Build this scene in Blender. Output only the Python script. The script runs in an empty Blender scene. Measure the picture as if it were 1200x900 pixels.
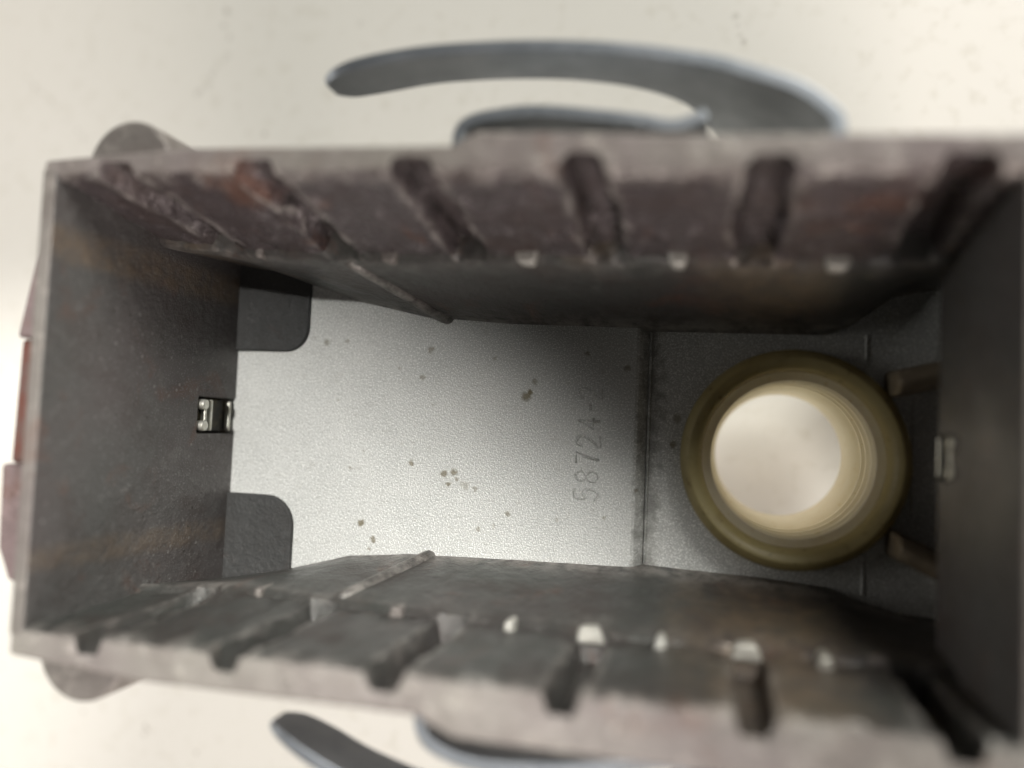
import bpy, bmesh, math, random
from mathutils import Vector, Matrix, noise as mnoise
random.seed(7)
S = 0.001                                   # the scene is written in millimetres
scene = bpy.context.scene
col = scene.collection

# ------------------------------------------------------------------ camera
cam_d = bpy.data.cameras.new("camera")
cam = bpy.data.objects.new("camera", cam_d); col.objects.link(cam)
Rm = Matrix(((0.9693547631, -0.0275357012, 0.2441170382),
             (0.0419265021, 0.9976630103, -0.0539507772),
             (-0.2420609667, 0.0625324164, 0.9682438667)))
cam.matrix_world = Matrix.Translation((0, 0, 109 * S)) @ Rm.to_4x4()
cam_d.sensor_width = 36.0
cam_d.lens = 28.8
cam_d.clip_start = 0.002
cam_d.clip_end = 20
cam_d.dof.use_dof = True
cam_d.dof.focus_distance = 0.112
cam_d.dof.aperture_fstop = 6.2
scene.camera = cam

# ------------------------------------------------------------------ world and added lamps
world = bpy.data.worlds.new("World"); scene.world = world
world.use_nodes = True
wb = world.node_tree.nodes["Background"]
wb.inputs[0].default_value = (1.0, 0.95, 0.88, 1)
wb.inputs[1].default_value = 0.025

def aim(o, tgt):
    d = Vector(tgt) - o.location
    o.rotation_euler = d.to_track_quat('-Z', 'Y').to_euler()

def area(name, loc, tgt, size, power, colr, spread=180):
    l = bpy.data.lights.new(name, 'AREA'); l.shape = 'DISK'; l.size = size; l.energy = power; l.color = colr
    l.spread = math.radians(spread)
    o = bpy.data.objects.new(name, l); col.objects.link(o); o.location = loc; aim(o, tgt)
    return o

spot_d = bpy.data.lights.new("added_spot", 'SPOT'); spot_d.energy = 13.0; spot_d.color = (1.0, 0.97, 0.92)
spot_d.spot_size = math.radians(27); spot_d.spot_blend = 0.17; spot_d.shadow_soft_size = 0.015
spot = bpy.data.objects.new("added_spot", spot_d); col.objects.link(spot)
spot.location = (-0.045, 0.09, 0.61); aim(spot, (-0.1155, -0.1205, 0.0))  # added spot; its cone edge stands in for the phone's shadow

area("fill_front", (0.46, -1.29, 0.58), (0, 0, -0.01), 0.90, 24.5, (1.0, 0.90, 0.85))  # added unseen low lamp, brightens the table and upper far wall
area("fill_back", (0.67, 1.06, 0.83), (0, 0, -0.01), 0.80, 31.0, (1.0, 0.98, 0.92))  # added unseen lamp, brightens the table and near wall
area("fill_side", (-1.45, 0.10, 0.50), (-0.05, 0, -0.02), 0.7, 4.5, (1.0, 0.96, 0.90))  # added unseen lamp, evens out the table brightness

vs = scene.view_settings
vs.view_transform = 'Standard'; vs.look = 'None'; vs.exposure = 0; vs.gamma = 1; vs.use_curve_mapping = False

# ------------------------------------------------------------------ materials
class NT:
    def __init__(self, name):
        self.m = bpy.data.materials.new(name); self.m.use_nodes = True
        self.t = self.m.node_tree; self.n = self.t.nodes; self.l = self.t.links
        self.b = self.n["Principled BSDF"]
        tc = self.n.new("ShaderNodeTexCoord"); mp = self.n.new("ShaderNodeVectorMath"); mp.operation = 'SCALE'
        mp.inputs[3].default_value = 1000.0
        gm = self.n.new("ShaderNodeNewGeometry")
        self.l.new(gm.outputs["Position"], mp.inputs[0])
        self.co = mp.outputs[0]              # position in millimetres
    def noise(self, scale, detail=3, rough=0.55, dist=0.0):
        x = self.n.new("ShaderNodeTexNoise"); x.inputs["Scale"].default_value = scale
        x.inputs["Detail"].default_value = detail; x.inputs["Roughness"].default_value = rough
        x.inputs["Distortion"].default_value = dist
        self.l.new(self.co, x.inputs["Vector"]); return x.outputs[0]
    def voro(self, scale, rnd=1.0, feature='F1'):
        x = self.n.new("ShaderNodeTexVoronoi"); x.inputs["Scale"].default_value = scale; x.feature = feature
        x.inputs["Randomness"].default_value = rnd
        self.l.new(self.co, x.inputs["Vector"]); return x
    def ramp(self, v, p0, p1, c0=(0, 0, 0, 1), c1=(1, 1, 1, 1)):
        x = self.n.new("ShaderNodeValToRGB"); e = x.color_ramp.elements
        e[0].position = p0; e[1].position = p1; e[0].color = c0; e[1].color = c1
        self.l.new(v, x.inputs[0]); return x.outputs[0]
    def mix(self, f, a, b, mode='MIX'):
        x = self.n.new("ShaderNodeMix"); x.data_type = 'RGBA'; x.blend_type = mode
        for s, v in ((x.inputs[0], f), (x.inputs[6], a), (x.inputs[7], b)):
            if hasattr(v, 'is_linked'): self.l.new(v, s)
            elif isinstance(v, tuple): s.default_value = (*v[:3], 1)
            else: s.default_value = v
        return x.outputs[2]
    def math(self, op, a, b=None):
        x = self.n.new("ShaderNodeMath"); x.operation = op
        for i, v in enumerate((a, b)):
            if v is None: continue
            if hasattr(v, 'is_linked'): self.l.new(v, x.inputs[i])
            else: x.inputs[i].default_value = v
        return x.outputs[0]
    def bump(self, h, strength, dist):
        x = self.n.new("ShaderNodeBump"); x.inputs["Strength"].default_value = strength
        x.inputs["Distance"].default_value = dist * S
        self.l.new(h, x.inputs["Height"]); self.l.new(x.outputs[0], self.b.inputs["Normal"])
    def dots(self, spots):
        # marks with a place and shape of their own: (x, y, radius, strength)
        wob = self.n.new("ShaderNodeTexNoise"); wob.inputs["Scale"].default_value = 1.6; wob.inputs["Detail"].default_value = 3
        self.l.new(self.co, wob.inputs["Vector"])
        sub = self.n.new("ShaderNodeVectorMath"); sub.operation = 'SUBTRACT'; sub.inputs[1].default_value = (.5, .5, .5)
        self.l.new(wob.outputs[1], sub.inputs[0])
        ad = self.n.new("ShaderNodeVectorMath"); ad.operation = 'MULTIPLY_ADD'; ad.inputs[1].default_value = (.9, .9, 0)
        self.l.new(sub.outputs[0], ad.inputs[0]); self.l.new(self.co, ad.inputs[2])
        fl = self.n.new("ShaderNodeVectorMath"); fl.operation = 'MULTIPLY'; fl.inputs[1].default_value = (1, 1, 0)
        self.l.new(ad.outputs[0], fl.inputs[0])
        out = None
        for x, y, r, s in spots:
            d = self.n.new("ShaderNodeVectorMath"); d.operation = 'DISTANCE'; d.inputs[1].default_value = (x, y, 0)
            self.l.new(fl.outputs[0], d.inputs[0])
            mr = self.n.new("ShaderNodeMapRange"); mr.inputs[1].default_value = r * 1.15; mr.inputs[2].default_value = r * 0.55
            mr.inputs[3].default_value = 0; mr.inputs[4].default_value = s
            self.l.new(d.outputs["Value"], mr.inputs[0])
            out = mr.outputs[0] if out is None else self.math('MAXIMUM', out, mr.outputs[0])
        return out
    def set(self, **k):
        for kk, v in k.items():
            s = self.b.inputs[kk.replace('_', ' ')]
            if hasattr(v, 'is_linked'): self.l.new(v, s)
            else: s.default_value = v
        return self.m

def cast_material(name, base, warm, rough=0.55, metal=0.25, grain=0.5, stain=0.4, crust=0.0, patches=None, speck=0.0, wear_crease=0.0):
    t = NT(name)
    g = t.noise(3.2, 2, 0.7); mid = t.noise(0.16, 5, 0.65); big = t.noise(0.05, 3); rust = t.noise(0.11, 5, 0.7, 0.6)
    blot = t.noise(0.45, 4, 0.7)
    c = t.mix(t.ramp(big, 0.35, 0.7), base, warm)
    c = t.mix(t.math('MULTIPLY', t.ramp(mid, 0.48, 0.7), stain), c, (0.055, 0.036, 0.030))
    c = t.mix(t.math('MULTIPLY', t.ramp(rust, 0.58, 0.72), stain), c, (0.17, 0.075, 0.045))
    c = t.mix(t.math('MULTIPLY', t.ramp(blot, 0.56, 0.74), 0.35 + crust), c, tuple(min(1, v * 2.3) for v in base))
    c = t.mix(t.ramp(g, 0.64, 0.76), c, tuple(min(1, v * 2.0) for v in base))
    if patches:
        c = t.mix(t.math('MULTIPLY', t.dots(patches), t.ramp(blot, 0.3, 0.6)), c, (0.20, 0.145, 0.095))
    if wear_crease:
        pt = t.n.new("ShaderNodeNewGeometry").outputs["Pointiness"]
        c = t.mix(t.math('MULTIPLY', t.math('MULTIPLY', t.ramp(pt, 0.51, 0.56), t.ramp(blot, 0.36, 0.58)), wear_crease), c, (0.44, 0.41, 0.38))
        c = t.mix(t.math('MULTIPLY', t.ramp(pt, 0.44, 0.49, (1, 1, 1, 1), (0, 0, 0, 1)), wear_crease), c, (0.03, 0.026, 0.024))  # darker tone in concave creases
    if speck:
        sv = t.voro(0.62); sm = t.ramp(sv.outputs[0], 0.10, 0.17, (speck,) * 3 + (1,), (0, 0, 0, 1))
        fs = t.noise(4.8, 1, 0.5)
        c = t.mix(t.math('MULTIPLY', sm, t.ramp(big, 0.45, 0.6)), c, (0.42, 0.41, 0.40))
        c = t.mix(t.math('MULTIPLY', t.ramp(fs, 0.62, 0.72), speck), c, (0.36, 0.37, 0.37))
    pit = t.voro(0.42)
    c = t.mix(t.ramp(pit.outputs[0], 0.05, 0.09, (0.7,) * 3 + (1,), (0, 0, 0, 1)), c, (0.03, 0.025, 0.02))
    t.set(Base_Color=c, Metallic=metal, Roughness=t.ramp(mid, 0.2, 0.8, (rough - .14,) * 3 + (1,), (rough + .15,) * 3 + (1,)))
    t.bump(t.math('ADD', t.math('MULTIPLY', g, .6), t.math('MULTIPLY', t.math('ADD', mid, blot), 2.2)), grain, 0.25)
    return t.m

M = {}
M['wall'] = cast_material('cast_wall', (0.066, 0.070, 0.065), (0.074, 0.066, 0.064), 0.38, 0.3, 0.55, 0.45, 0.05,
    patches=[(6, -20.5, 8, .55), (-2, -20, 4, .35), (5, 17, 8, .45), (-66, 24, 4, .4), (-52, 23.5, 3, .4), (-15, 22.5, 4, .5)], wear_crease=0.55)
M['end'] = cast_material('cast_end', (0.108, 0.106, 0.102), (0.118, 0.104, 0.103), 0.45, 0.25, 0.4, 0.4, speck=0.4, patches=[(-70.6, 18.5, 2.4, .6), (-70.6, -16.5, 1.8, .4)])
M['rim'] = cast_material('worn_rim', (0.27, 0.255, 0.23), (0.215, 0.185, 0.182), 0.5, 0.25, 0.6, 0.35, 0.2)
M['band'] = cast_material('corroded_band', (0.098, 0.086, 0.088), (0.075, 0.059, 0.061), 0.30, 0.4, 1.0, 0.7, 0.65, wear_crease=0.85)
M['bare'] = cast_material('bare_metal', (0.55, 0.55, 0.51), (0.48, 0.46, 0.41), 0.4, 0.4, 0.4, 0.2, 0.1)
M['tan'] = cast_material('lit_tan_casting', (0.26, 0.22, 0.16), (0.20, 0.16, 0.11), 0.45, 0.2, 0.6, 0.5, 0.1)  # lightened base stands in for light on the ribs
M['boss'] = cast_material('worn_boss', (0.20, 0.187, 0.17), (0.18, 0.156, 0.148), 0.5, 0.25, 0.5, 0.35, 0.1)
M['pad'] = cast_material('shaded_pad', (0.042, 0.044, 0.044), (0.048, 0.048, 0.047), 0.6, 0.15, 0.5, 0.1, speck=0.08)  # dark base carries the shade of the corner recesses
M['lug'] = cast_material('cast_lug', (0.20, 0.15, 0.15), (0.24, 0.17, 0.16), 0.5, 0.2, 0.4, 0.5)

def red_paint():
    t = NT('red_paint'); n = t.noise(0.35, 4)
    t.set(Base_Color=t.mix(t.ramp(n, 0.35, 0.7), (0.12, 0.042, 0.03), (0.11, 0.075, 0.066)), Roughness=0.55)
    return t.m
M['red'] = red_paint()

FLOOR_SPOTS = [(-25.4, 4.4, .75, .8), (-24.9, 5.0, .45, .9), (-24.3, 6.4, .45, .6), (-55.6, 11.3, .5, .5), (-52.4, 11.6, .35, .45),
    (-39.5, 10.6, .5, .6), (-40.6, 6.6, .45, .55), (-48.8, -14.3, .55, .8), (-46.8, -16.5, .5, .7), (-47.4, -17.9, .3, .5),
    (-41.6, -5.5, .45, .7), (-36.7, -6.7, .5, .7), (-35.3, -6.4, .55, .75), (-34.8, -7.4, .35, .6), (-36.0, -8.1, .45, .7), (-33.6, -8.2, .7, .35),
    (-32.1, -8.6, .4, .5), (-27.3, -11.7, .4, .6), (-31.4, -14.0, .35, .5), (-29.2, -13.4, .3, .4), (-10.1, -7.5, .35, .6), (-5.6, -1.3, .5, .7),
    (-5.2, 2.2, .6, .5), (-50.9, -6.6, .3, .4), (-53.4, 2.9, .3, .35), (-49, -4.1, .25, .4), (-11.8, 8.6, .5, .6), (-17.2, 10.4, .4, .6),
    (-44, 8, .25, .4), (-30, 9.5, .35, .5), (-20.5, -12, .3, .4), (-14.2, -11.2, .3, .5)]

def floor_material():
    t = NT('silver_floor')
    g = t.noise(3.0, 2, 0.8); f2 = t.noise(5.2, 1, 0.5); big = t.noise(0.07, 4)
    c = t.mix(t.ramp(big, 0.35, 0.7), (0.52, 0.535, 0.52), (0.61, 0.62, 0.60))
    c = t.mix(t.ramp(g, 0.30, 0.42, (1, 1, 1, 1), (0, 0, 0, 1)), c, (0.42, 0.43, 0.42))
    c = t.mix(t.ramp(f2, 0.52, 0.64), c, (0.88, 0.89, 0.87))
    sx = t.n.new("ShaderNodeSeparateXYZ"); t.l.new(t.co, sx.inputs[0])
    dn = t.noise(0.55, 5, 0.7)
    seam = t.math('ABSOLUTE', t.math('ADD', sx.outputs[0], 8.6))
    seam = t.ramp(t.math('ADD', t.math('DIVIDE', seam, 4.0), t.math('MULTIPLY', t.math('SUBTRACT', dn, .5), 1.6)), 0.02, 0.45, (.6,) * 3 + (1,), (0, 0, 0, 1))
    c = t.mix(seam, c, (0.10, 0.095, 0.08))
    sc = t.n.new("ShaderNodeMapping"); sc.inputs["Scale"].default_value = (.16, 3.2, 1); sc.inputs["Rotation"].default_value = (0, 0, .5)
    t.l.new(t.co, sc.inputs[0])
    sn = t.n.new("ShaderNodeTexNoise"); sn.inputs["Scale"].default_value = 1.0; sn.inputs["Detail"].default_value = 3; t.l.new(sc.outputs[0], sn.inputs["Vector"])
    c = t.mix(t.math('MULTIPLY', t.ramp(sn.outputs[0], 0.66, 0.72), 0.35), c, (0.24, 0.24, 0.22))
    c = t.mix(t.math('MULTIPLY', t.ramp(dn, 0.60, 0.74), 0.3), c, (0.22, 0.20, 0.15))
    c = t.mix(t.dots(FLOOR_SPOTS), c, (0.13, 0.10, 0.034))
    t.set(Base_Color=c, Metallic=0.35, Roughness=t.ramp(f2, 0.3, 0.7, (.36,) * 3 + (1,), (.6,) * 3 + (1,)))
    t.bump(t.math('ADD', g, f2), 0.42, 0.14)
    return t.m
M['floor'] = floor_material()

def steel_material():
    t = NT('spring_steel'); n = t.noise(0.25, 4); f = t.noise(2.0, 2)
    t.set(Base_Color=t.mix(t.ramp(n, 0.35, 0.7), (0.33, 0.36, 0.395), (0.42, 0.45, 0.49)), Metallic=1.0,
          Roughness=t.ramp(f, 0.3, 0.75, (.42,) * 3 + (1,), (.54,) * 3 + (1,)))
    t.bump(f, 0.15, 0.08)
    return t.m
M['steel'] = steel_material()

def chrome_material():
    t = NT('bright_chrome'); f = t.noise(1.2, 3)
    t.set(Base_Color=t.mix(t.ramp(f, 0.4, 0.7), (0.80, 0.80, 0.74), (0.70, 0.68, 0.58)), Metallic=0.7, Roughness=0.42)
    t.bump(f, 0.25, 0.2)
    return t.m
M['chrome'] = chrome_material()

def dark_material():
    t = NT('dark_slot'); f = t.noise(0.6, 4)
    t.set(Base_Color=t.mix(t.ramp(f, 0.45, 0.7), (0.018, 0.017, 0.013), (0.10, 0.085, 0.045)), Roughness=0.6)
    return t.m
M['dark'] = dark_material()  # near-black colour of the slot backing and latch body

def plastic_material(name, ca, cb, cs, trans):
    t = NT(name); big = t.noise(0.12, 3); f = t.noise(0.9, 4)
    c = t.mix(t.ramp(big, 0.3, 0.75), ca, cb)
    c = t.mix(t.ramp(f, 0.62, 0.74), c, cs)
    gr = t.noise(0.3, 5, 0.7); c = t.mix(t.math('MULTIPLY', t.ramp(gr, 0.5, 0.75), 0.45), c, cs)
    t.set(Base_Color=c, Roughness=0.42)
    tr = t.n.new("ShaderNodeBsdfTranslucent"); t.l.new(c, tr.inputs[0])
    mx = t.n.new("ShaderNodeMixShader"); mx.inputs[0].default_value = trans
    t.l.new(t.b.outputs[0], mx.inputs[1]); t.l.new(tr.outputs[0], mx.inputs[2])
    t.l.new(mx.outputs[0], t.n["Material Output"].inputs[0])
    return t.m
M['plastic'] = plastic_material('cream_plastic', (0.92, 0.89, 0.78), (0.90, 0.85, 0.72), (0.80, 0.72, 0.54), 0.45)
M['flange'] = plastic_material('shaded_plastic', (0.54, 0.47, 0.24), (0.46, 0.38, 0.17), (0.28, 0.21, 0.09), 0.26)  # sleeve plastic again, darkened in colour for the shade on the flange

def table_material():
    t = NT('cream_laminate'); big = t.noise(0.02, 4); f = t.noise(0.35, 4); sp = t.voro(0.12)
    c = t.mix(t.ramp(big, 0.3, 0.7), (0.69, 0.675, 0.625), (0.705, 0.69, 0.645))
    c = t.mix(t.ramp(f, 0.55, 0.75), c, (0.62, 0.60, 0.54))
    marks = []
    def streak(x0, y0, x1, y1, n, r, s):
        for i in range(n):
            k = i / (n - 1)
            marks.append((x0 + (x1 - x0) * k + random.uniform(-.5, .5), y0 + (y1 - y0) * k + random.uniform(-.5, .5), r * random.uniform(.6, 1.2), s * random.uniform(.4, 1)))
    streak(-99, 74, -105.5, 66, 8, .8, .45); streak(-151, 74, -140, 65, 6, .6, .4); streak(-137, 62, -131, 56, 4, .6, .3)
    streak(1, 73, 3, 69, 4, .6, .6); streak(-107.9, -62, -108.4, -64, 3, .55, .7)
    marks += [(-100, 83, .8, .5), (-100.4, 80, .6, .4), (-99, 77.5, .6, .4), (-89.6, 56.8, .6, .5), (-96.5, -65.6, .5, .5), (-123, -61, .5, .4), (-140, 20, .7, .3), (-70, 78, .6, .3)]
    c = t.mix(t.dots(marks), c, (0.28, 0.25, 0.21))
    t.set(Base_Color=c, Roughness=t.ramp(f, 0.3, 0.8, (.42,) * 3 + (1,), (.6,) * 3 + (1,)))
    t.bump(f, 0.06, 0.3)
    return t.m
M['table'] = table_material()

# ------------------------------------------------------------------ mesh helpers
def link(name, verts, faces, mat, parent=None, smooth=False, bevel=0.0, seg=2, recalc=True, angle=35):
    me = bpy.data.meshes.new(name)
    me.from_pydata([(x * S, y * S, z * S) for x, y, z in verts], [], faces)
    if recalc:
        bm = bmesh.new(); bm.from_mesh(me); bmesh.ops.recalc_face_normals(bm, faces=bm.faces); bm.to_mesh(me); bm.free()
    me.materials.append(mat)
    o = bpy.data.objects.new(name, me); col.objects.link(o)
    if parent: o.parent = parent
    if smooth: me.shade_smooth()
    if bevel:
        b = o.modifiers.new('bevel', 'BEVEL'); b.width = bevel * S; b.segments = seg; b.limit_method = 'ANGLE'; b.angle_limit = math.radians(angle)
        me.shade_smooth(); b.harden_normals = True
    return o

def box_vf(x0, x1, y0, y1, z0, z1, off=0):
    v = [(x, y, z) for z in (z0, z1) for y in (y0, y1) for x in (x0, x1)]
    f = [(0, 2, 3, 1), (4, 5, 7, 6), (0, 1, 5, 4), (2, 6, 7, 3), (0, 4, 6, 2), (1, 3, 7, 5)]
    return v, [tuple(i + off for i in q) for q in f]

def boxes(name, bl, mat, parent=None, bevel=0.3, seg=2):
    V, F = [], []
    for b in bl:
        v, f = box_vf(*b, off=len(V)); V += v; F += f
    return link(name, V, F, mat, parent, bevel=bevel, seg=seg)

def prism(name, poly, axis, a0, a1, mat, parent=None, bevel=0.3, seg=2, angle=35):
    """outline extruded along an axis; axis 'x': (y,z) outline, 'z': (x,y) outline. a0/a1 may be functions of the outline point"""
    n = len(poly); g = lambda a, p: a(p) if callable(a) else a
    if axis == 'x': V = [(g(a0, p), p[0], p[1]) for p in poly] + [(g(a1, p), p[0], p[1]) for p in poly]
    else: V = [(p[0], p[1], g(a0, p)) for p in poly] + [(p[0], p[1], g(a1, p)) for p in poly]
    F = [tuple(range(n)), tuple(range(2 * n - 1, n - 1, -1))] + [(i, (i + 1) % n, n + (i + 1) % n, n + i) for i in range(n)]
    return link(name, V, F, mat, parent, bevel=bevel, seg=seg, angle=angle)

def lathe(name, prof, cx, cy, mat, parent=None, n=96, closed=True, angle=40):
    V, F = [], []; m = len(prof)
    for i in range(n):
        a = 2 * math.pi * i / n
        for r, z in prof: V.append((cx + r * math.cos(a), cy + r * math.sin(a), z))
    for i in range(n):
        j = (i + 1) % n
        for k in range(m if closed else m - 1):
            l = (k + 1) % m
            F.append((i * m + k, i * m + l, j * m + l, j * m + k))
    o = link(name, V, F, mat, parent)
    o.data.shade_smooth(); o.data.set_sharp_from_angle(angle=math.radians(angle))
    return o

def catmull(pts, sub=6):
    out = []
    for i in range(len(pts) - 1):
        p0 = pts[max(i - 1, 0)]; p1 = pts[i]; p2 = pts[i + 1]; p3 = pts[min(i + 2, len(pts) - 1)]
        for k in range(sub):
            t = k / sub
            out.append(tuple(0.5 * (2 * b + (c - a) * t + (2 * a - 5 * b + 4 * c - d) * t * t + (3 * b - a - 3 * c + d) * t ** 3)
                             for a, b, c, d in zip(p0, p1, p2, p3)))
    out.append(tuple(pts[-1])); return out

def lerp_tab(tab, x):
    if x <= tab[0][0]: return tab[0][1]
    for (a, b), (c, d) in zip(tab, tab[1:]):
        if x <= c: return b + (d - b) * (x - a) / (c - a)
    return tab[-1][1]

def empty(name, loc, label, cat, group=None):
    o = bpy.data.objects.new(name, None); col.objects.link(o); o.empty_display_size = 0.01
    o["label"] = label; o["category"] = cat
    if group: o["group"] = group
    return o

# ------------------------------------------------------------------ setting
tb = link('table_top', [(-900, -700, -35), (700, -700, -35), (700, 700, -35), (-900, 700, -35)] , [(0, 1, 2, 3)], M['table'])
tb["kind"] = "structure"; tb["label"] = "cream white table top under the metal housing"

# ------------------------------------------------------------------ the housing
H = empty('metal_housing', (0, 0, 0), "deep open cast metal box with grooved side walls, seen from above", "housing")

# --- floor: silver plate, a step down, and the lower plate with the hole for the sleeve
XS = -9.0
def top_y0(x): return lerp_tab([(-73, 23.4), (-63.6, 21.8), (-57.9, 19.7), (-49.6, 17.0), (-40.4, 14.9), (-27.8, 14.0), (-9, 13.6), (13, 13.4), (16.0, 14.6), (21, 18.4), (25, 19.2)], x)
def bot_y0(x): return lerp_tab([(-73, -24.2), (-68.4, -23.8), (-59.5, -21.7), (-50.2, -18.9), (-41.2, -17.9), (-27, -17.5), (-9, -17.1), (6.7, -17.6), (14.0, -18.1), (17, -19.3), (22, -20.6), (25, -20.8)], x)

fl = link('floor_plate', *(lambda pr: (
    [(x, y, z) for y in (-25.0, 25.0) for x, z in pr],
    [tuple(range(len(pr)))] + [tuple(range(2 * len(pr) - 1, len(pr) - 1, -1))] +
    [(i, (i + 1) % len(pr), len(pr) + (i + 1) % len(pr), len(pr) + i) for i in range(len(pr))]))(
        [(-72.5, 0), (XS - 1.6, 0), (XS - 1.2, -0.15), (XS - 0.1, -1.15), (XS - 0.1, -3.6), (-72.5, -3.6)]), M['floor'], H)
fl["label"] = "silver painted floor plate with brown specks"

BX, BY = 9.2, -2.4
def ring_plate(name, x0, x1, y0, y1, z0, z1, r, mat, parent):
    angs = sorted(set([2 * math.pi * i / 96 for i in range(96)] + [math.atan2(y - BY, x - BX) % (2 * math.pi) for x in (x0, x1) for y in (y0, y1)]))
    V = []; n = len(angs)
    for a in angs:
        c, s = math.cos(a), math.sin(a)
        t = min([(x1 - BX) / c if c > 1e-9 else 1e9, (x0 - BX) / c if c < -1e-9 else 1e9, (y1 - BY) / s if s > 1e-9 else 1e9, (y0 - BY) / s if s < -1e-9 else 1e9])
        for z in (z0, z1):
            V.append((BX + r * c, BY + r * s, z)); V.append((BX + t * c, BY + t * s, z))
    F = []
    for i in range(n):
        a, b = i * 4, ((i + 1) % n) * 4
        F += [(a + 2, a + 3, b + 3, b + 2), (a, b, b + 1, a + 1), (a, a + 2, b + 2, b), (a + 1, b + 1, b + 3, a + 3)]
    return link(name, V, F, mat, parent)
fp = ring_plate('floor_plate', XS + 0.0, 30.5, -25.0, 25.0, -3.6, -1.1, 12.4, M['floor'], H)
fp["label"] = "lower floor plate with the hole for the plastic sleeve"
boxes('casting_line', [(XS + 0.05, XS + 0.42, -17.0, 13.6, -1.3, -0.82)], M['floor'], fl, bevel=0.15)
for ya, yb in ((-18.8, -13.6), (8.8, 13.6)):
    boxes('casting_line', [(17.75, 18.1, ya, yb, -1.3, -0.85)], M['floor'], fp, bevel=0.12)
boxes('casting_line', [(23.3, 23.6, -9, 5.5, -1.3, -0.75)], M['floor'], fp, bevel=0.12)

# --- cast part number 58724-2, raised strokes, read from the front wall up
GL = {'5': [[(.85, 1), (.2, 1), (.15, .58), (.5, .66), (.82, .5), (.85, .26), (.62, .03), (.3, .02), (.08, .16)]],
      '8': [[(.5, 1), (.2, .9), (.18, .66), (.5, .54), (.86, .36), (.82, .1), (.5, 0), (.18, .1), (.14, .36), (.5, .54), (.82, .66), (.8, .9), (.5, 1)]],
      '7': [[(.1, 1), (.9, 1), (.6, .55), (.42, 0)]],
      '2': [[(.12, .76), (.25, .95), (.5, 1), (.78, .93), (.85, .7), (.68, .48), (.3, .2), (.1, 0), (.9, 0)]],
      '4': [[(.68, 0), (.68, 1), (.08, .3), (.92, .3)]],
      '-': [[(.25, .45), (.75, .45)]]}
def stroke_tubes(chars, mat, parent):
    V, F = [], []
    x = 0.0; w, h, r = 1.75, 3.1, 0.2
    def tube(pts):
        base = len(V); n = 6
        for i, p in enumerate(pts):
            a = Vector(pts[max(i - 1, 0)]); b = Vector(pts[min(i + 1, len(pts) - 1)])
            d = (b - a); d = d.normalized() if d.length else Vector((1, 0)); nx = Vector((-d.y, d.x))
            for k in range(n):
                t = math.pi * k / (n - 1)
                q = Vector(p) + nx * r * math.cos(t)
                V.append((q.x, q.y, 0.2 * math.sin(t) - 0.03))
        for i in range(len(pts) - 1):
            for k in range(n - 1):
                a = base + i * n + k; F.append((a, a + 1, a + n + 1, a + n))
        F.append(tuple(range(base, base + n))); F.append(tuple(range(base + (len(pts) - 1) * n, base + len(pts) * n)))
    for ch in chars:
        adv = w + 0.6 if ch != '-' else w * 0.7 + 0.4
        ww = w if ch != '-' else w * 0.75
        for st in GL[ch]:
            pts = [(x + px * ww, py * h) for px, py in st]
            if ch in '5828': pts = catmull(pts, 4)
            # glyph x runs along +Y of the place, glyph up runs along -X
            tube([(-15.1 - gy, -9.2 + gx + gy * 0.02) for gx, gy in pts])
        x += adv
    return link('part_number', V, F, mat, parent, smooth=True)
pn = stroke_tubes('58724-2', M['floor'], fl)
pn["label"] = "cast number 58724-2 raised from the floor"

# --- side walls: grooved upper face, a ledge, and a leaning lower face
GROOVES = [-63.6, -47.0, -30.0, -12.9, 3.8, 20.0]
GW = 4.0
ZR, ZL = 35.0, 18.0                       # rim and ledge heights
RIM = {1: [(-73, 25.8), (-47, 25.1), (-20, 24.4), (-4, 23.7), (10, 23.6), (24, 22.9)], -1: [(-73, 23.6), (24, 23.4)]}
LEDGE = {1: [(-73, 22.8), (-58, 20.9), (-45, 20.2), (-26, 19.9), (-4, 19.3), (13, 18.8), (24, 19.6)], -1: [(-73, 23.0), (-57, 21.4), (-43, 22.0), (-22, 22.3), (24, 22.5)]}
OUT = {1: [(-73, 27.6), (-55, 28.2), (-37, 27.6), (-25.8, 27.2), (-23.2, 28.5), (-4, 27.3), (11, 26.6), (24, 26.0)],
       -1: [(-73, 26.6), (-57, 27.6), (-27, 27.3), (-23.0, 28.9), (-2, 28.9), (24, 28.2)]}
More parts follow.
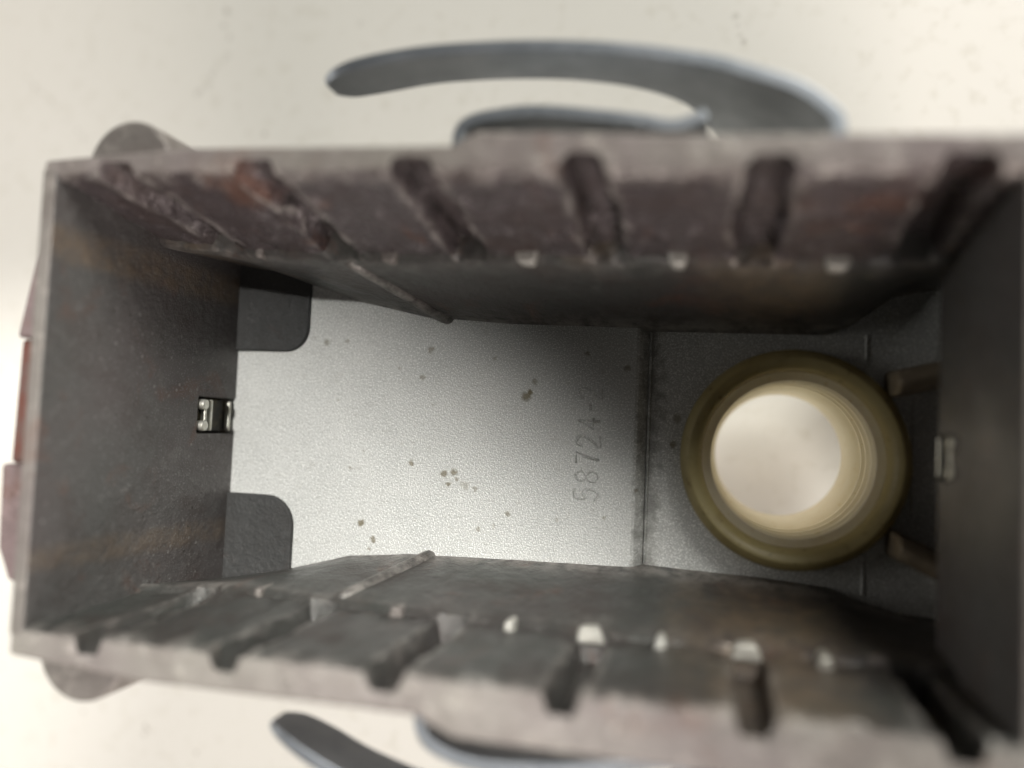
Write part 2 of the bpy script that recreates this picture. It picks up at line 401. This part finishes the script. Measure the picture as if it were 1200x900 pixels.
def make_side(s):
    xs = []; x = -73.0
    while x < 26.0: xs.append(x); x += 0.6
    xs.append(26.0)
    gw = (1.9 if s > 0 else 1.5); gdep = (2.2 if s > 0 else 3.0)
    nz = 9
    V, F, rows = [], [], []
    def groove(x, z, k):
        t = (ZR - z) / (ZR - ZL); d = 0.0
        for i, g in enumerate(GROOVES):
            c = g * (1 - 0.055 * t) + (0.8 if s > 0 else 0.3) * mnoise.noise((g, z * .22, 3.1 * s))
            w = gw * (1 + (0.35 if s > 0 else 0.18) * mnoise.noise((g * 1.7, z * .3, 9.0 + s)))
            u = (w - abs(x - c)) / (0.45 if s > 0 else 0.3)
            d = max(d, max(0.0, min(1.0, u + .5)) * (1.0 + (0.5 if s > 0 else 0.15) * mnoise.noise((g * 3.3, z * .12, 5.5))))
        return d * gdep
    for x in xs:
        yr = lerp_tab(RIM[s], x); yl = lerp_tab(LEDGE[s], x); yo = lerp_tab(OUT[s], x); y0 = s * (top_y0(x) if s > 0 else bot_y0(x))
        nn = lambda z, f, o=0: mnoise.noise((x * f, z * f, o + 7 * s))
        sec = [(yo, ZR - .4), (yo - .4 + .15 * nn(0, .4), ZR), (yr + 1.1 + groove(x, ZR, 0) * .45, ZR + .1 * nn(1, .5)), (yr + .3 + groove(x, ZR, 0) * .55, ZR - .1 - .2 * abs(nn(2, .5)))]
        for k in range(nz):
            z = ZR - .6 - (ZR - .6 - ZL - .5) * k / (nz - 1)
            yb = yr + (yl - yr) * (ZR - z) / (ZR - ZL)
            sec.append((yb + groove(x, z, k) + .34 * nn(z, .33) + .28 * nn(z, .8, 4), z))
        sec += [(yl - .5 + .3 * nn(3, .4), ZL + .1 * nn(4, .6)), (yl - .85 + .2 * nn(5, .4), ZL - .6)]
        for k in (1, 2, 3): 
            z = (ZL - .6) + (-1.4 - ZL + .6) * k / 4
            sec.append(((yl - .85) + (y0 - yl + .85) * k / 4 + .12 * nn(z, .25), z))
        sec += [(y0, -1.4), (yo - 1.0, -5)]
        n = len(sec)
        for y, z in sec: V.append((x, s * y, z))
    m = len(xs)
    for i in range(m - 1):
        for k in range(n):
            l = (k + 1) % n
            F.append((i * n + k, i * n + l, (i + 1) * n + l, (i + 1) * n + k))
    F.append(tuple(range(n))); F.append(tuple(range((m - 1) * n, m * n)))
    o = link('side_wall', V, F, M['wall'], H)
    o.data.shade_smooth(); o.data.set_sharp_from_angle(angle=math.radians(38))
    o.data.materials.append(M['rim']); o.data.materials.append(M['band'] if s > 0 else M['wall'])
    for i in range(m - 1):
        for k in (0, 1, 2): o.data.polygons[i * n + k].material_index = 1
        for k in range(3, 3 + nz): o.data.polygons[i * n + k].material_index = 2
    spots = {1: [(-56.0, .7, .9, 'boss'), (-38.6, 1.3, 1.0, 'boss'), (-21.6, 1.5, 1.3, 'bare'), (-4.6, 1.2, 1.6, 'bare'), (11.8, 1.5, 1.2, 'bare')],
             -1: [(-53.5, .7, .8, 'boss'), (-35.4, 1.0, 1.2, 'boss'), (-21.8, .8, 1.5, 'bare'), (-12.9, 1.7, .7, 'bare'), (-5.2, .75, 2.2, 'bare'), (3.6, 1.7, .8, 'bare'), (11.2, .9, 2.4, 'bare'), (16.4, 1.4, .6, 'boss')]}[s]
    for xm, w, h, mk in spots:            # small cast tabs along the ledge
        yl = lerp_tab(LEDGE[s], xm)
        poly = [(xm - w, s * (yl + .9)), (xm + w, s * (yl + .9)), (xm + w * .8, s * (yl - .2)), (xm + w * .55, s * (yl - 1.0)), (xm - w * .7, s * (yl - .9))]
        prism('ledge_tab', poly, 'z', ZL - 3.2, ZL + h, M[mk], o, bevel=0.45, seg=3)
    return o
w_top = make_side(1); w_top["label"] = "far side wall with grooves and brown stains"
w_bot = make_side(-1); w_bot["label"] = "near side wall with dark vertical grooves"

# slender cast ribs on the lower faces
def slant_rib(a, b, r0, r1, parent, yy):
    a = Vector(a); b = Vector(b); V, F = [], []; n = 10; d = (b - a).normalized()
    u = d.cross(Vector((1, 0, 0))).normalized(); v = d.cross(u)
    for i in range(9):
        t = i / 8; c = a.lerp(b, t); r = r0 + (r1 - r0) * t
        for k in range(n):
            q = 2 * math.pi * k / n; V.append(tuple(c + u * r * math.cos(q) + v * r * math.sin(q)))
    for i in range(8):
        for k in range(n): F.append((i * n + k, i * n + (k + 1) % n, (i + 1) * n + (k + 1) % n, (i + 1) * n + k))
    F.append(tuple(range(n))); F.append(tuple(range(8 * n, 9 * n)))
    return link('rib', V, F, M['wall'], parent, smooth=True)
slant_rib((-36.8, 15.0, -1.5), (-44.5, 20.0, 17.2), 1.15, 1.0, w_top, 1)
slant_rib((-38.0, -18.3, -1.5), (-43.5, -21.6, 17.2), 1.2, 1.0, w_bot, -1)

# --- end walls: plates that stop short of the floor, with a slot for the latch
def end_wall(x_at, sgn, poly, label):
    o = prism('end_wall', poly, 'x', lambda p: x_at(p[1]), lambda p: x_at(p[1]) - sgn * 1.8, M['end'], H, bevel=0.3)
    o["label"] = label
    o.data.materials.append(M['boss'])
    for p in o.data.polygons:
        if all(o.data.vertices[v].co.z > 0.0349 for v in p.vertices): p.material_index = 1
    return o
left_poly = [(-24.5, 35), (-24.5, -.8), (-2.5, -.8), (-2.5, 8.4), (2.6, 8.4), (2.6, -.8), (24.0, -.8), (26.6, 35)]
lw = end_wall(lambda z: lerp_tab([(0, -70.0), (35, -71.6)], z), 1, left_poly, "smooth grey end wall with a small slot")
zb = 12.0
right_poly = [(-24, 35), (-23, zb), (-3.6, zb), (-3.6, zb + 4.2), (1.2, zb + 4.2), (1.2, zb), (20.5, zb), (23.6, 35)]
rw = end_wall(lambda z: lerp_tab([(12, 23.1), (35, 24.2)], z), -1, right_poly, "dark end wall beside the sleeve")
boxes('end_pocket', [(30.6, 33, -24.5, 24.5, -5, 18), (26.6, 30.5, -24.5, 24.5, 16.2, 18), (26.1, 30.5, -25.4, -24.1, -3.5, 16), (26.1, 30.5, 24.1, 25.4, -3.5, 16)], M['end'], H)
boxes('slot_back', [(-74.6, -72.6, -3.2, 3.2, -3, 10)], M['dark'], H, bevel=0)

# --- flat corner pads, recess shade put into their colour, inner corner rounded
def rounded(x0, x1, y0, y1, r, corners, n=8):
    P = []
    for (cx, cy, a0, key) in ((x1 - r, y1 - r, 0, 'tr'), (x0 + r, y1 - r, 90, 'tl'), (x0 + r, y0 + r, 180, 'bl'), (x1 - r, y0 + r, 270, 'br')):
        if key in corners:
            for i in range(n + 1):
                a = math.radians(a0 + 90 * i / n); P.append((cx + r * math.cos(a), cy + r * math.sin(a)))
        else:
            P.append({'tr': (x1, y1), 'tl': (x0, y1), 'bl': (x0, y0), 'br': (x1, y0)}[key])
    return P
prism('shade_pad', rounded(-70.3, -59.3, -24.2, -11.2, 4.4, ('tr',)), 'z', -0.6, 0.7, M['pad'], H, bevel=0.25, angle=50)["label"] = "flat pad in the near floor corner, shade put into its dark colour"
prism('shade_pad', rounded(-70.3, -58.4, 9.9, 23.6, 3.6, ('br',)), 'z', -0.6, 0.7, M['pad'], H, bevel=0.25, angle=50)["label"] = "flat pad in the far floor corner, shade put into its dark colour"

# --- ribs in the corner beyond the sleeve, light painted into their colour
for (xa, xb, ya, yb, sl) in ((20.0, 30.4, 5.4, 8.9, .25), (20.4, 30.4, -13.6, -10.0, -.45)):
    sec = [(ya, -1.3), (yb, -1.3), (yb - .35, 6.6), ((ya + yb) / 2, 7.7), (ya + .35, 6.6)]
    V = [(x, y + sl * (x - xa), z + (0 if z < 0 else .12 * (x - xa))) for x in (xa, xb) for y, z in sec]
    link('rib', V, [tuple(range(5)), tuple(range(9, 4, -1))] + [(q, (q + 1) % 5, 5 + (q + 1) % 5, 5 + q) for q in range(5)], M['tan'], H, bevel=0.5, seg=3)

# --- bright latch pieces in the slots
def latch(x, y, z, s):
    d = lambda a, b: tuple(sorted((x - s * a, x - s * b)))
    o = boxes('latch', [(*d(.9, 2.4), y - 2.3, y + 2.3, z + .3, z + 7.6)], M['dark'], H, bevel=0.1)
    for zz, hh in ((.75, .55), (5.3, .6), (6.6, .5)):
        boxes('latch_blade', [(*d(.05, .85), y - 2.2, y + 2.2, z + zz - hh / 2, z + zz + hh / 2)], M['chrome'], o, bevel=0.18)
    for dy in (-1.5, 1.5):
        prism('latch_knob', [(y + dy + .75 * math.cos(t * math.pi / 7), z + 7.35 + .75 * math.sin(t * math.pi / 7)) for t in range(14)], 'x', x + s * .5, x - s * .8, M['chrome'], o, bevel=0.25, angle=50)
    return o
la = latch(-70.2, 0.05, 0.2, 1); la["label"] = "bright metal latch in the slot of the end wall"
lb = latch(23.4, -1.2, 9.6, -1); lb["label"] = "bright metal latch in the slot of the dark end wall"

# --- half round bosses and lugs outside
def boss(cx, cy, r, s, z0, z1):
    poly = [(cx + r * math.cos(math.pi * i / 24), cy + s * r * math.sin(math.pi * i / 24)) for i in range(25)]
    return prism('screw_boss', poly, 'z', z0, z1, M['boss'], H, bevel=0.5, seg=3, angle=50)
boss(-64.5, 27.2, 5.4, 1, 2, 32.4)
boss(-66.3, -26.0, 5.6, -1, 2, 32.4)
K = 80 / 69
def lug(pts, z1, m):
    return prism('end_lug', [(x * K, y * K) for x, y in pts], 'z', 12, z1, m, H, bevel=0.5, seg=3)
lug([(-62.6, 19.0), (-65.6, 18.8), (-67.0, 16.8), (-68.9, 7.05), (-62.6, 7.05)], 30.5, M['lug'])
lug([(-62.6, 7.0), (-69.0, 7.0), (-69.3, -5.6), (-62.6, -5.6)], 29.6, M['red'])["label"] = "red brown lug on the end wall"
lug([(-62.6, -5.65), (-69.6, -5.65), (-69.3, -14.0), (-67.8, -17.2), (-62.6, -17.6)], 30.5, M['lug'])

# --- feet
for x, y in ((-68, -15), (-68, 15), (29, -19), (29, 19)):
    boxes('foot', [(x - 3, x + 3, y - 3, y + 3, -35, -3.7)], M['end'], H, bevel=0.5)

# --- spring clips on the two long sides
def blade(name, pts, thick, parent, mat):
    """pts: (x, y, z_top, z_bottom) along the strip"""
    P = catmull([(x * K, y * K, 29 + (zt - 40) * K, 29 + (zb_ - 40) * K) for x, y, zt, zb_ in pts], 7); V, F = [], []; n = len(P)
    for i, p in enumerate(P):
        a = P[max(i - 1, 0)]; b = P[min(i + 1, n - 1)]
        d = Vector((b[0] - a[0], b[1] - a[1])).normalized(); q = Vector((-d.y, d.x)) * thick / 2 * min(1.0, 0.72 + 0.28 * i / 14)
        V += [(p[0] + q.x, p[1] + q.y, p[2]), (p[0] - q.x, p[1] - q.y, p[2]), (p[0] - q.x, p[1] - q.y, p[3]), (p[0] + q.x, p[1] + q.y, p[3])]
    for i in range(n - 1):
        for k in range(4):
            l = (k + 1) % 4; F.append((i * 4 + k, i * 4 + l, i * 4 + 4 + l, i * 4 + 4 + k))
    F.append((0, 1, 2, 3)); F.append(tuple(4 * (n - 1) + k for k in range(4)))
    return link(name, V, F, mat, parent, bevel=0.3, seg=3, angle=40)

def clip(outer, inner, label):
    o = blade('spring_clip', outer, 1.3, H, M['steel']); o["label"] = label
    blade('inner_arm', inner, 1.25, o, M['steel'])
    return o
clip([(-37.6, 32.6, 38.6, 36.2), (-36.2, 33.0, 39.6, 34.8), (-33.3, 33.6, 40, 34.2), (-27.6, 34.2, 40, 34.2), (-20.9, 34.2, 40, 34.2), (-14.3, 33.8, 40, 34), (-8.0, 33.0, 40, 33),
      (-3.5, 32.1, 40, 30.5), (-1.0, 31.5, 40, 25), (1.0, 30.8, 40, 21), (5.5, 29.0, 40, 18), (8.1, 27.0, 40, 18), (8.9, 25.6, 40, 18), (8.7, 22.4, 40, 18)],
     [(-23.6, 23.2, 40, 30), (-23.4, 26.4, 40, 30), (-22.2, 27.5, 40, 30), (-19.2, 28.0, 40, 30), (-15.3, 28.0, 40, 31), (-7.8, 26.9, 40, 32), (-4.6, 26.2, 40, 33), (-2.8, 26.5, 40, 33), (-1.6, 27.0, 40, 33)],
     "curved steel spring clip bowed out from the far wall")
clip([(-39.6, -28.4, 38.6, 36.2), (-38.0, -28.9, 39.6, 34.8), (-35.2, -30.2, 40, 34), (-31.0, -31.8, 40, 34), (-24.0, -33.4, 40, 34), (-16.0, -34.2, 40, 34), (-8.0, -33.4, 40, 33),
      (-1.0, -31.6, 40, 25), (1.0, -31.0, 40, 21), (5.5, -29.2, 40, 18), (8.1, -27.2, 40, 18), (8.9, -25.8, 40, 18), (8.7, -23.4, 40, 18)],
     [(-24.6, -24.2, 40, 30), (-24.4, -26.4, 40, 30), (-23.0, -27.9, 40, 30), (-19.0, -28.8, 40, 30), (-12.4, -28.3, 40, 31), (-5.3, -27.0, 40, 32), (-2.8, -26.5, 40, 33), (-1.6, -27.0, 40, 33)],
     "curved steel spring clip bowed out from the near wall")

# ------------------------------------------------------------------ threaded plastic sleeve
B = empty('threaded_sleeve', (0, 0, 0), "translucent cream plastic sleeve with threaded bore through the floor", "sleeve")
fr = [(12.3, -1.0), (13.6, -1.0), (13.75, 0.4), (13.7, 1.5), (13.3, 2.5), (12.6, 2.95), (11.9, 2.8), (11.3, 2.2), (11.05, 1.5), (11.0, 0.4), (11.4, 0.2), (11.4, -1.0)]
lathe('flange', fr, BX, BY, M['flange'], B)["label"] = "rounded flange of the sleeve, shade painted into its darker colour"
prof = [(12.2, 0.1), (12.0, -26.2), (11.5, -26.5), (9.8, -26.5), (9.4, -26.1), (9.7, -15.5), (10.1, -15.0)]
z = -13.8
while z < -2.0:
    prof += [(10.95, z), (10.95, z + 1.3), (9.95, z + 1.9), (9.95, z + 2.8)]
    z += 3.7
prof += [(10.6, 0.1)]
lathe('sleeve', prof, BX, BY, M['plastic'], B)
